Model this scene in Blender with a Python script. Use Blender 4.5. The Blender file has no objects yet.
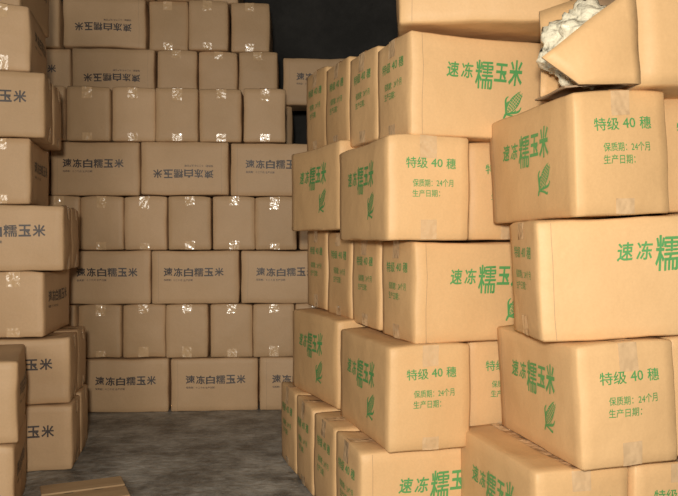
import bpy, bmesh, math, random
from mathutils import Matrix, Vector, noise
random.seed(7)
S=bpy.context.scene
S.view_settings.view_transform='Standard'
C=S.collection
# ---------------- materials ----------------
def mat(name):
    m=bpy.data.materials.new(name); m.use_nodes=True
    nt=m.node_tree; b=nt.nodes['Principled BSDF']; return m,nt,b
def N(nt,t,**k):
    n=nt.nodes.new(t)
    for a,v in k.items(): setattr(n,a,v)
    return n
def kraft(name,c1,c2,rough=.55):
    m,nt,b=mat(name); L=nt.links.new
    tc=N(nt,'ShaderNodeTexCoord'); oi=N(nt,'ShaderNodeObjectInfo')
    add=N(nt,'ShaderNodeVectorMath',operation='ADD'); L(tc.outputs['Object'],add.inputs[0]); L(oi.outputs['Location'],add.inputs[1])
    n1=N(nt,'ShaderNodeTexNoise'); n1.inputs['Scale'].default_value=5; n1.inputs['Detail'].default_value=6
    L(add.outputs[0],n1.inputs['Vector'])
    n2=N(nt,'ShaderNodeTexNoise'); n2.inputs['Scale'].default_value=160; n2.inputs['Detail'].default_value=2
    L(add.outputs[0],n2.inputs['Vector'])
    mx=N(nt,'ShaderNodeMix',data_type='RGBA'); mx.inputs[6].default_value=(*c1,1); mx.inputs[7].default_value=(*c2,1)
    ma=N(nt,'ShaderNodeMath',operation='MULTIPLY_ADD'); L(n1.outputs['Fac'],ma.inputs[0]); ma.inputs[1].default_value=.8; 
    mb=N(nt,'ShaderNodeMath',operation='MULTIPLY_ADD'); L(oi.outputs['Random'],mb.inputs[0]); mb.inputs[1].default_value=.6; mb.inputs[2].default_value=-.2
    L(mb.outputs[0],ma.inputs[2]); L(ma.outputs[0],mx.inputs[0])
    mz=N(nt,'ShaderNodeMix',data_type='RGBA',blend_type='MULTIPLY'); mz.inputs[0].default_value=.12
    L(mx.outputs[2],mz.inputs[6]); L(n2.outputs['Fac'],mz.inputs[7]); L(mz.outputs[2],b.inputs['Base Color'])
    b.inputs['Roughness'].default_value=rough
    b.inputs['Specular IOR Level'].default_value=.35
    n3=N(nt,'ShaderNodeTexNoise'); n3.inputs['Scale'].default_value=10; n3.inputs['Detail'].default_value=3
    L(add.outputs[0],n3.inputs['Vector'])
    bp=N(nt,'ShaderNodeBump'); bp.inputs['Strength'].default_value=.16; bp.inputs['Distance'].default_value=.03
    L(n3.outputs['Fac'],bp.inputs['Height']); L(bp.outputs[0],b.inputs['Normal'])
    return m
M_green=kraft('kraft_board_light',(.78,.49,.245),(.68,.415,.195))
M_black=kraft('kraft_board_brown',(.63,.41,.235),(.49,.31,.165))
M_dark=kraft('kraft_board_inside',(.42,.28,.17),(.34,.22,.13))
def plain(name,col,rough=.5,**k):
    m,nt,b=mat(name); b.inputs['Base Color'].default_value=(*col,1); b.inputs['Roughness'].default_value=rough
    return m
M_gink=plain('green_ink',(.10,.32,.10),.5)
M_kink=plain('black_ink',(.06,.042,.036),.5)
m,nt,b=mat('packing_tape'); M_tape=m
b.inputs['Base Color'].default_value=(.66,.44,.25,1); b.inputs['Roughness'].default_value=.18; b.inputs['Specular IOR Level'].default_value=1.0
tc=N(nt,'ShaderNodeTexCoord'); nn=N(nt,'ShaderNodeTexNoise'); nn.inputs['Scale'].default_value=20; nn.inputs['Detail'].default_value=2
oi=N(nt,'ShaderNodeObjectInfo'); 
ad=N(nt,'ShaderNodeVectorMath',operation='ADD'); nt.links.new(tc.outputs['Object'],ad.inputs[0]); nt.links.new(oi.outputs['Location'],ad.inputs[1]); nt.links.new(ad.outputs[0],nn.inputs['Vector'])
bp=N(nt,'ShaderNodeBump'); bp.inputs['Strength'].default_value=.6; bp.inputs['Distance'].default_value=.022
nt.links.new(nn.outputs['Fac'],bp.inputs['Height']); nt.links.new(bp.outputs[0],b.inputs['Normal'])
def concrete(name,c1,c2,sc=2.0,rough=.8):
    m,nt,b=mat(name); L=nt.links.new
    tc=N(nt,'ShaderNodeTexCoord')
    n1=N(nt,'ShaderNodeTexNoise'); n1.inputs['Scale'].default_value=sc; n1.inputs['Detail'].default_value=12; n1.inputs['Roughness'].default_value=.75
    L(tc.outputs['Object'],n1.inputs['Vector'])
    r=N(nt,'ShaderNodeValToRGB'); r.color_ramp.elements[0].position=.40; r.color_ramp.elements[1].position=.64
    r.color_ramp.elements[0].color=(*c1,1); r.color_ramp.elements[1].color=(*c2,1)
    L(n1.outputs['Fac'],r.inputs[0]); L(r.outputs[0],b.inputs['Base Color'])
    b.inputs['Roughness'].default_value=rough
    n3=N(nt,'ShaderNodeTexNoise'); n3.inputs['Scale'].default_value=sc*6; n3.inputs['Detail'].default_value=6
    L(tc.outputs['Object'],n3.inputs['Vector'])
    bp=N(nt,'ShaderNodeBump'); bp.inputs['Strength'].default_value=.35; bp.inputs['Distance'].default_value=.03
    L(n3.outputs['Fac'],bp.inputs['Height']); L(bp.outputs[0],b.inputs['Normal'])
    return m
M_floor=concrete('dirty_concrete',(.10,.10,.095),(.44,.43,.40),4.5,.4)
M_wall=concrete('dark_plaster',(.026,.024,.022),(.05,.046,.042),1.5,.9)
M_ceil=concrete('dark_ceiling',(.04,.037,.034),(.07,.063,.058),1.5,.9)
m,nt,b=mat('pallet_wood'); M_wood=m
tc=N(nt,'ShaderNodeTexCoord'); mp=N(nt,'ShaderNodeMapping'); mp.inputs['Scale'].default_value=(2,30,30); nn=N(nt,'ShaderNodeTexNoise'); nn.inputs['Scale'].default_value=2
r=N(nt,'ShaderNodeValToRGB'); r.color_ramp.elements[0].color=(.30,.18,.09,1); r.color_ramp.elements[1].color=(.52,.36,.2,1)
for a,c in ((tc.outputs['Object'],mp.inputs[0]),(mp.outputs[0],nn.inputs['Vector']),(nn.outputs['Fac'],r.inputs[0]),(r.outputs[0],b.inputs['Base Color'])): nt.links.new(a,c)
b.inputs['Roughness'].default_value=.75
m,nt,b=mat('plastic_bag'); M_plastic=m
b.inputs['Base Color'].default_value=(.80,.72,.55,1); b.inputs['Roughness'].default_value=.22; b.inputs['Specular IOR Level'].default_value=.7
tc=N(nt,'ShaderNodeTexCoord'); nn=N(nt,'ShaderNodeTexNoise'); nn.inputs['Scale'].default_value=22; nn.inputs['Detail'].default_value=4
bp=N(nt,'ShaderNodeBump'); bp.inputs['Strength'].default_value=.6; bp.inputs['Distance'].default_value=.03
nt.links.new(tc.outputs['Object'],nn.inputs['Vector']); nt.links.new(nn.outputs['Fac'],bp.inputs['Height']); nt.links.new(bp.outputs[0],b.inputs['Normal'])

# ---------------- printed glyphs ----------------
def glyph(s,w,h,off=.012,shear=0.0):
    cu=bpy.data.curves.new('t','FONT'); cu.body=s; cu.size=1; cu.resolution_u=2; cu.offset=off; cu.shear=shear
    ob=bpy.data.objects.new('t',cu); C.objects.link(ob)
    dg=bpy.context.evaluated_depsgraph_get(); dg.update()
    me=bpy.data.meshes.new_from_object(ob.evaluated_get(dg))
    vs=[(v.co.x,v.co.y) for v in me.vertices]; fs=[tuple(p.vertices) for p in me.polygons]
    bpy.data.objects.remove(ob); bpy.data.curves.remove(cu); bpy.data.meshes.remove(me)
    if not vs: print('NO GLYPH',s); return [],[]
    x0=min(v[0] for v in vs);x1=max(v[0] for v in vs);y0=min(v[1] for v in vs);y1=max(v[1] for v in vs)
    if w is None: w=h*(x1-x0)/(y1-y0)
    return [((x-(x0+x1)/2)/(x1-x0)*w,(y-(y0+y1)/2)/(y1-y0)*h) for x,y in vs],fs
def merge(parts):
    V=[];F=[]
    for (vs,fs),dx,dy in parts:
        o=len(V); V+=[(x+dx,y+dy) for x,y in vs]; F+=[tuple(i+o for i in f) for f in fs]
    return V,F
def dense(ch,w,h,d,shear=0.0):
    """bolden an intricate glyph by overprinting it slightly shifted (curve offset breaks it)"""
    g=glyph(ch,w,h,0.0,shear)
    return merge([(g,-d,0),(g,d,0),(g,0,d*.7),(g,0,-d*.7)])
def stroke(pts,wd):
    V=[];F=[]
    n=len(pts)
    for i,(x,y) in enumerate(pts):
        a=pts[max(0,i-1)]; b=pts[min(n-1,i+1)]
        dx,dy=b[0]-a[0],b[1]-a[1]; l=math.hypot(dx,dy) or 1
        w=wd*(.35+.65*math.sin(math.pi*(i+.5)/n))/2
        V+=[(x-dy/l*w,y+dx/l*w),(x+dy/l*w,y-dx/l*w)]
    for i in range(n-1): F.append((2*i,2*i+1,2*i+3,2*i+2))
    return V,F
def corn(s):
    parts=[]
    for r in range(9):
        t=(r+.5)/9; wd=.34*math.sin(math.pi*(.18+.78*(1-t*.93)))*.55
        for c in range(4):
            x=(c-1.5)/2*wd; y=t*1.0; q=wd*.19; k=.042
            parts.append((([(x-q,y-k),(x+q,y-k),(x+q,y+k),(x-q,y+k)],[(0,1,2,3)]),0,0))
    out=[(-.2*math.sin(math.pi*(.12+.8*t)),t*1.08) for t in [i/10 for i in range(11)]]
    parts.append((stroke(out,.05),0,0)); parts.append((stroke([(-x,y) for x,y in out],.05),0,0))
    for sg,k,l in ((1,.5,.75),(-1,.5,.7),(1,.32,.5),(-1,.3,.55),(1,.62,.35)):
        parts.append((stroke([(sg*k*math.sin(t*1.9)*.8, -.12+t*l+ .05*math.sin(5*t)) for t in [i/8 for i in range(9)]],.09),0,0))
    parts.append((stroke([(0,0),(0,-.15),(.03,-.32)],.1),0,0))
    V,F=merge(parts)
    a=-math.radians(38); ca,sa=math.cos(a),math.sin(a)
    return [((x*ca-(y-.45)*sa)*s,(x*sa+(y-.45)*ca)*s) for x,y in V],F
G_logo=merge([(glyph('速',.043,.047,.02,.15),-.110,.012),(glyph('冻',.043,.047,.02,.15),-.062,.012),
    (dense('糯',.060,.088,.001,.12),-.006,.004),(glyph('玉',.048,.058,.028,.2),.049,.014),(glyph('米',.05,.08,.028,.2),.098,.016),
    (corn(.072),.092,-.078)])
G_end=merge([(dense('特级',.066,.03,.0004),-.045,.068),(dense('40',.034,.024,.0004),.016,.068),(dense('穗',.03,.03,.0004),.06,.068),
    (dense('保质期：24个月',.125,.0215,.0002),.004,.012),(dense('生产日期：',.085,.0215,.0002),-.018,-.018)])
G_black=merge([((dense('糯',.047,.046,.0009) if ch=='糯' else glyph(ch,.047,.046,.028)),-.1325+i*.053,.0) for i,ch in enumerate('速冻白糯玉米')]+
    [(glyph('保质期：十二个月 生产日期',.15,.011,.008),-.08,-.042)])

# ---------------- carton mesh ----------------
def axis_params(n,e):
    return [-1,-1+e]+[-1+e+(2-2*e)*i/n for i in range(1,n)]+[1-e,1]
def carton_mesh(name,L,W,H,seed,kind,ldx=0,ldy=0):
    rnd=random.Random(seed)
    bl=[rnd.uniform(.003,.010) for _ in range(6)]; sag=rnd.uniform(.002,.010); sd=Vector((seed*3.1,seed*1.7,5))
    crush=[rnd.uniform(0,.010) for _ in range(4)]
    def deform(p):
        x,y,z=p; u,v,w=x/(L/2),y/(W/2),z/(H/2)
        q=Vector(p)
        fx=max(0,1-v*v)*max(0,1-w*w); fy=max(0,1-u*u)*max(0,1-w*w)
        q.x+= (bl[0] if u>0 else bl[1])*.8*fx*(u**3)
        q.y+= (bl[2] if v>0 else bl[3])*fy*(v**3)
        q.z-= sag*max(0,1-u*u)*(.5+.5*w)
        ci=(1 if u>0 else 0)+(2 if v>0 else 0)
        q.z-= crush[ci]*max(0,abs(u)*abs(v)*w)**3
        q+=noise.noise_vector(Vector(p)*8+sd)*.0036+noise.noise_vector(Vector(p)*22+sd)*.0012
        return q
    bm=bmesh.new(); vd={}
    ch=.006
    def vert(a,b,c):
        k=(round(a,5),round(b,5),round(c,5))
        if k in vd: return vd[k]
        x,y,z=a*L/2,b*W/2,c*H/2
        ex=[abs(t)>.99999 for t in (a,b,c)]
        if sum(ex)>=2:
            pull=ch*(.45 if sum(ex)==2 else .75)
            if ex[0]: x-=math.copysign(pull,x)
            if ex[1]: y-=math.copysign(pull,y)
            if ex[2]: z-=math.copysign(pull,z)
        q=deform((x,y,z)); q.z+=H/2
        vd[k]=bm.verts.new(q); return vd[k]
    PX=axis_params(16,2*ch/L);PY=axis_params(10,2*ch/W);PZ=axis_params(11,2*ch/H)
    def grid(fn,A,B,flip):
        for i in range(len(A)-1):
            for j in range(len(B)-1):
                vs=[fn(A[i],B[j]),fn(A[i+1],B[j]),fn(A[i+1],B[j+1]),fn(A[i],B[j+1])]
                if flip: vs.reverse()
                f=bm.faces.new(vs); f.smooth=True; f.material_index=0
    grid(lambda a,b:vert(a,-1,b),PX,PZ,False); grid(lambda a,b:vert(a,1,b),PX,PZ,True)
    grid(lambda a,b:vert(-1,a,b),PY,PZ,True); grid(lambda a,b:vert(1,a,b),PY,PZ,False)
    grid(lambda a,b:vert(a,b,1),PX,PY,False); grid(lambda a,b:vert(a,b,-1),PX,PY,True)
    def surf(face,u,v,off):
        if face=='f': p=(u,-W/2,v); n=(0,-1,0)
        elif face=='b': p=(-u,W/2,v); n=(0,1,0)
        elif face=='l': p=(-L/2,-u,v); n=(-1,0,0)
        elif face=='r': p=(L/2,u,v); n=(1,0,0)
        elif face=='t': p=(u,v,H/2); n=(0,0,1)
        q=deform(p)+Vector(n)*off; q.z+=H/2; return q
    def decal(face,g,dx,dy,mi,off=.0015):
        V,F=g
        vs=[bm.verts.new(surf(face,x+dx,y+dy,off)) for x,y in V]
        for f in F:
            try: fc=bm.faces.new([vs[i] for i in f]); fc.material_index=mi
            except ValueError: pass
    def patch(face,u0,u1,v0,v1,mi,off,n=6):
        V=[(u0+(u1-u0)*i/n,v0+(v1-v0)*j/n) for i in range(n+1) for j in range(n+1)]
        F=[(i*(n+1)+j,(i+1)*(n+1)+j,(i+1)*(n+1)+j+1,i*(n+1)+j+1) for i in range(n) for j in range(n)]
        decal(face,(V,F),0,0,mi,off)
    tw=.025
    for fc in 'lr':
        o=rnd.uniform(-.008,.008); d1=rnd.uniform(.045,.07); d2=rnd.uniform(.035,.06)
        patch(fc,-tw+o,tw+o,H/2-d1,H/2-.003,1,.0009)
        patch(fc,-tw+o,tw+o,-H/2+.003,-H/2+d2,1,.0009)
    patch('t',-L/2+.004,L/2-.004,-tw,tw,1,.0009)
    patch('t',-L/2+.004,L/2-.004,-.0012,.0012,3,.0012)
    for fc in 'fb':
        patch(fc,-L/2+.034,-L/2+.0352,-H/2+.004,H/2-.004,3,.001)
    if kind=='g':
        for fc in 'fb': decal(fc,G_logo,ldx+rnd.uniform(-.01,.01),.035+ldy,2)
        for fc in 'lr': decal(fc,G_end,.005,.0,2)
    else:
        for fc in 'fb': decal(fc,G_black,rnd.uniform(-.01,.01),.028,2)
    me=bpy.data.meshes.new(name); bm.to_mesh(me); bm.free()
    me.materials.append(M_green if kind=='g' else M_black); me.materials.append(M_tape)
    me.materials.append(M_gink if kind=='g' else M_kink); me.materials.append(M_dark)
    return me
GL,GW,GH=.48,.255,.299
BL,BW,BH=.455,.222,.281
LH=.258
MG=[carton_mesh('green_print_carton',GL-.004,GW-.003,GH,i+1,'g') for i in range(7)]
MGs=carton_mesh('green_print_carton_offset',GL-.004,GW-.003,GH,41,'g',.08,.018)
MB=[carton_mesh('black_print_carton',BL-.004,BW-.003,BH,i+11,'k') for i in range(6)]
ML=[carton_mesh('black_print_carton_low',BL-.004,BW-.003,LH,i+21,'k') for i in range(4)]
cnt=[0]
def place(kind,corner,yaw,orient,z,flip=False,jit=True,pre=None,right=False,hs=1.0,me=None):
    lib,L,W,H={'g':(MG,GL,GW,GH),'k':(MB,BL,BW,BH),'l':(ML,BL,BW,LH)}[kind]
    t=math.radians(yaw); u=Vector((math.cos(t),math.sin(t),0)); v=Vector((-math.sin(t),math.cos(t),0))
    a,b=(L,W) if orient=='B' else (W,L)
    c=Vector((corner[0],corner[1],0))
    if right: c-=u*a
    ctr=c+u*a/2+v*b/2
    jy=random.uniform(-1,1)*(1.2 if jit else 0); 
    if jit: ctr+=v*random.uniform(-.007,.008)
    rot=t+math.radians(jy)+(math.pi/2 if orient=='A' else 0)
    if random.random()<.5: rot+=math.pi
    M=Matrix.Translation(Vector((ctr.x,ctr.y,z)))@Matrix.Rotation(rot,4,'Z')
    if hs!=1: M=M@Matrix.Scale(hs,4,(0,0,1))
    if flip: M=M@Matrix.Translation((0,0,H))@Matrix.Rotation(math.pi,4,'X')
    if pre is not None: M=pre@M
    ob=bpy.data.objects.new('green_print_carton' if kind=='g' else 'black_print_carton',me or random.choice(lib))
    ob.matrix_world=M; C.objects.link(ob); cnt[0]+=1
    return ob
def uv(yaw):
    t=math.radians(yaw); return Vector((math.cos(t),math.sin(t))),Vector((-math.sin(t),math.cos(t)))

# ---------------- LEFT-HAND part of the green stack ----------------
P=.3
def rowB(c,yaw,n,k,cols=1):
    u,v=uv(yaw); c=Vector(c)
    for i in range(n):
        hs=1+.016*i
        for j in range(cols):
            if j==0 or i: place('g',c+v*(.26*i)+u*(.487*j),yaw,'B',k*P*hs,hs=hs)
rowB((.06,2.12),17,4,0,2)
rowB((.22,2.15),20,4,2,2)
rowB((.20,2.13),19,4,4,2)
for k in (1,3):
    place('g',(.135,2.1),16,'A',k*P,hs=1.01); place('g',(-.002,2.58),23,'A',k*P*1.042,hs=1.042)
    place('g',(.395,2.27),16,'A',k*P); place('g',(.27,2.83),20,'A',k*P*1.03,hs=1.03); place('g',(.53,2.9),20,'A',k*P*1.03,hs=1.03)
place('g',(.17,2.12),-3,'B',5*P+.012)

# ---------------- RIGHT-HAND part of the green stack (leans a little) ----------------
piv=Vector((.56,0,.65))
LEAN=Matrix.Translation(piv)@Matrix.Rotation(math.radians(-3.0),4,'Y')@Matrix.Translation(-piv)
for c in ((.462,1.76),(.72,1.82),(.976,1.88)): place('g',c,13,'A',.05)
for c in ((.56,1.76),(.816,1.83),(1.07,1.89)): place('g',c,12,'A',.354,pre=LEAN)
place('g',(.492,1.81),3,'B',.654,pre=LEAN,me=MGs); place('g',(.979,1.86),6,'B',.654,pre=LEAN)
place('g',(.72,2.13),8,'B',.654,pre=LEAN)
place('g',(.578,1.77),13,'A',.954,pre=LEAN); place('g',(.845,1.93),13,'A',.954,pre=LEAN); place('g',(1.105,1.95),13,'A',.954,pre=LEAN)

# ---------------- open carton ----------------
def open_carton():
    bm=bmesh.new()
    L,W,H=.46,.25,.29; th=.004
    def slab(pts):
        p=[Vector(q) for q in pts]; n=(p[1]-p[0]).cross(p[3]-p[0]).normalized()*th
        nn=8; A=[];B=[]
        for i in range(nn+1):
            for j in range(nn+1):
                s,t=i/nn,j/nn
                q=p[0]*(1-s)*(1-t)+p[1]*s*(1-t)+p[2]*s*t+p[3]*(1-s)*t
                q=q+n.normalized()*(.014*math.sin(math.pi*s)*math.sin(math.pi*t))+noise.noise_vector(q*11)*.004
                A.append(bm.verts.new(q)); B.append(bm.verts.new(q-n))
        k=lambda i,j:i*(nn+1)+j
        for i in range(nn):
            for j in range(nn):
                f=bm.faces.new([A[k(i,j)],A[k(i+1,j)],A[k(i+1,j+1)],A[k(i,j+1)]]); f.material_index=0; f.smooth=True
                f=bm.faces.new([B[k(i,j)],B[k(i,j+1)],B[k(i+1,j+1)],B[k(i+1,j)]]); f.material_index=1; f.smooth=True
        def rim(seq):
            for a,b_ in zip(seq,seq[1:]):
                try:
                    f=bm.faces.new([A[a],B[a],B[b_],A[b_]]); f.material_index=1
                except ValueError: pass
        rim([k(i,0) for i in range(nn+1)]); rim([k(nn,j) for j in range(nn+1)]); rim([k(i,nn) for i in range(nn,-1,-1)]); rim([k(0,j) for j in range(nn,-1,-1)])
    slab([(0,0,0),(L,0,0),(L,0,H),(0,0,H)])
    slab([(L,W,0),(0,W,0),(0,W,H),(L,W,H)])
    slab([(L,0,0),(L,W,0),(L,W,H),(L,0,H)])
    slab([(0,W,0),(L,W,0),(L,0,0),(0,0,0)])
    slab([(0,0,H),(L,0,H),(L,W,H),(0,W,H)])
    slab([(-.15,.0,.004),(0,0,.0),(0,0,.235),(-.235,.01,.07)])      # big front flap, torn edge
    slab([(-.15,W-.02,.02),(0,W,.01),(0,W,H),(-.12,W+.03,H-.03)])   # rear flap
    slab([(-.17,.04,.008),(0,.0,.006),(0,W,.006),(-.17,W-.03,.01)])  # lower flap lying flat
    slab([(-.11,.03,H+.005),(0,0,H),(0,W,H),(-.10,W-.02,H+.01)])     # upper flap
    me=bpy.data.meshes.new('open_carton'); bm.to_mesh(me); bm.free()
    me.materials.append(M_green); me.materials.append(M_dark)
    root=bpy.data.objects.new('open_carton',None); C.objects.link(root)
    ob=bpy.data.objects.new('carton_shell',me); C.objects.link(ob); ob.parent=root
    bm=bmesh.new(); bmesh.ops.create_icosphere(bm,subdivisions=5,radius=1)
    for v_ in bm.verts:
        d=1+.28*noise.noise(v_.co*2.3)+.2*abs(noise.noise(v_.co*6))+.07*noise.noise(v_.co*14)
        v_.co=Vector((v_.co.x*.12*d,v_.co.y*.08*d,v_.co.z*.098*d))
    for f in bm.faces: f.smooth=True
    me=bpy.data.meshes.new('plastic_bag'); bm.to_mesh(me); bm.free(); me.materials.append(M_plastic)
    b_=bpy.data.objects.new('plastic_bag',me); C.objects.link(b_); b_.parent=root; b_.location=(-.05,.125,.118)
    root.matrix_world=LEAN@Matrix.Translation((.742,1.77,1.259))@Matrix.Rotation(math.radians(7),4,'Z')
open_carton()

# ---------------- BACK stack ----------------
def bp_(X,dy=0): return (X,3.88+.07*(X+1.3)+dy)
def H_(r): return r*.283
def rowBk(x0,i0,i1,r,flips=(),dy=0,step=.462):
    for i in range(i0,i1): 
        place('k',bp_(x0+step*i,dy+random.uniform(0,.02)),4,'B',H_(r),flip=(i in flips))
def rowAk(x0,i0,i1,r,dy=0,step=.2255):
    for i in range(i0,i1): place('k',bp_(x0+step*i,dy+random.uniform(0,.025)),4,'A',H_(r))
for d in (0,.23):
    rowBk(-1.345,-2,5,0,dy=d); rowBk(-1.44,-2,5,2,dy=d); rowBk(-1.495,-2,3,4,(1,),dy=d)
rowAk(-1.357,-4,9,1); rowAk(-1.342,-4,9,3); rowAk(-1.41,-4,5,5,step=.226)
for r in range(6):
    for i in range(-4,7 if r<4 else 5): place('k',bp_(-1.4+.226*i,.49),4,'A',H_(r),jit=False)
Y6=.36
rowBk(-1.5,0,1,6,(0,),dy=Y6); rowBk(-1.97,0,1,6,dy=Y6)
place('k',bp_(-1.03,Y6),4,'A',H_(6)); place('k',bp_(-.80,Y6+.02),3,'A',H_(6)); place('k',bp_(-.57,Y6),5,'A',H_(6)); place('k',bp_(-.33,Y6+.13),2,'B',H_(6))
place('k',bp_(-1.55,Y6),4,'B',H_(7),flip=True); place('k',bp_(-1.08,Y6+.02),4,'A',H_(7)); place('k',bp_(-.85,Y6),5,'A',H_(7)); place('k',bp_(-.62,Y6+.03),3,'A',H_(7)); place('k',bp_(-2.02,Y6),4,'B',H_(7))
place('k',bp_(-1.5,Y6),4,'A',H_(8)); place('k',bp_(-1.27,Y6),4,'A',H_(8)); place('k',bp_(-1.04,Y6),4,'A',H_(8)); place('k',bp_(-.8,Y6+.05),4,'A',H_(8))

# ---------------- LEFT stack ----------------
h=.26
spec=[(85,'B',0,11),(82,'B',1,11),(57,'A',2,8),(77,'B',3,12),(44,'A',4,13),(58,'B',5,12),(43,'A',6,13)]
for px,o,r,yaw in spec:
    X=(px-13-339)/750*2.93
    u,v=uv(yaw); n=4 if o=='A' else 2
    st=.227 if o=='A' else .46
    for j in range(n):
        for d in ((0,) if o=='A' else (0,.23)):
            q=Vector((X,2.93))-u*st*j+v*d
            place('l',q,yaw,o,h*r,right=True)
place('l',(-1.26,2.98),8,'A',h*7,right=True)
for r in (0,1):
    place('l',(-1.02+.004*r,2.36),19,'A',h*r,right=True); place('l',(-1.25,2.28),19,'A',h*r,right=True)

# ---------------- pallets ----------------
def pallet(name,x,y,w,d,hh,yaw,slats=6):
    bm=bmesh.new()
    def bx(cx,cy,cz,sx,sy,sz):
        r=bmesh.ops.create_cube(bm,size=1)
        for v_ in r['verts']: v_.co=Vector((cx+v_.co.x*sx,cy+v_.co.y*sy,cz+v_.co.z*sz))
    t=hh*.28
    for i in range(slats):
        bx(0,-d/2+d*(i+.5)/slats,hh-t/2,w,d/slats*.82,t)
    for i in (-1,0,1): bx(i*(w/2-.04),0,(hh-t)/2,.07,d,hh-t)
    bmesh.ops.bevel(bm,geom=bm.edges[:],offset=.002,segments=1,affect='EDGES')
    me=bpy.data.meshes.new(name); bm.to_mesh(me); bm.free(); me.materials.append(M_wood)
    ob=bpy.data.objects.new(name,me); C.objects.link(ob); ob.location=(x,y,0); ob.rotation_euler=(0,0,math.radians(yaw))
pallet('wooden_pallet',.93,2.03,.74,.52,.046,13)
pallet('wooden_pallet',-.84,2.50,.28,.5,.025,24,4)

# ---------------- room ----------------
def box(name,x0,x1,y0,y1,z0,z1,m):
    me=bpy.data.meshes.new(name); V=[(x,y,z) for x in (x0,x1) for y in (y0,y1) for z in (z0,z1)]
    F=[(0,1,3,2),(4,6,7,5),(0,4,5,1),(2,3,7,6),(0,2,6,4),(1,5,7,3)]
    me.from_pydata(V,[],F); me.materials.append(m); ob=bpy.data.objects.new(name,me); C.objects.link(ob); return ob
box('floor',-3,3,-4,5.5,-.1,0,M_floor)
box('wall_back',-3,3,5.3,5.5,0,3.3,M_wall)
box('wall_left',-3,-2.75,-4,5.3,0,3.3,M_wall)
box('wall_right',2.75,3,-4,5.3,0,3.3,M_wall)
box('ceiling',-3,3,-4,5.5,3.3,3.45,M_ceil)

# ---------------- light ----------------
w=bpy.data.worlds.new('World'); S.world=w; w.use_nodes=True
w.node_tree.nodes['Background'].inputs[0].default_value=(1,.94,.82,1); w.node_tree.nodes['Background'].inputs[1].default_value=.5
def area(name,loc,tgt,size,e,col=(1,1,1)):
    l=bpy.data.lights.new(name,'AREA'); l.energy=e; l.size=size; l.color=col
    o=bpy.data.objects.new(name,l); C.objects.link(o); o.location=loc
    o.rotation_euler=(Vector(tgt)-Vector(loc)).to_track_quat('-Z','Y').to_euler()
area('camera_flash',(-.05,-.2,1.10),(0.1,2.5,.9),.14,54,(1,.95,.83))
area('doorway_daylight',(-1.2,-2.6,2.0),(0.2,2.8,.9),1.8,66,(1,.95,.85))

cam=bpy.data.cameras.new('camera'); cam.sensor_width=36; cam.lens=36*750/678
co=bpy.data.objects.new('camera',cam); C.objects.link(co); co.location=(0,0,.9)
co.rotation_euler=(math.radians(90)-math.atan(8/750),0,0); S.camera=co
cam.clip_start=.02
print('cartons',cnt[0])
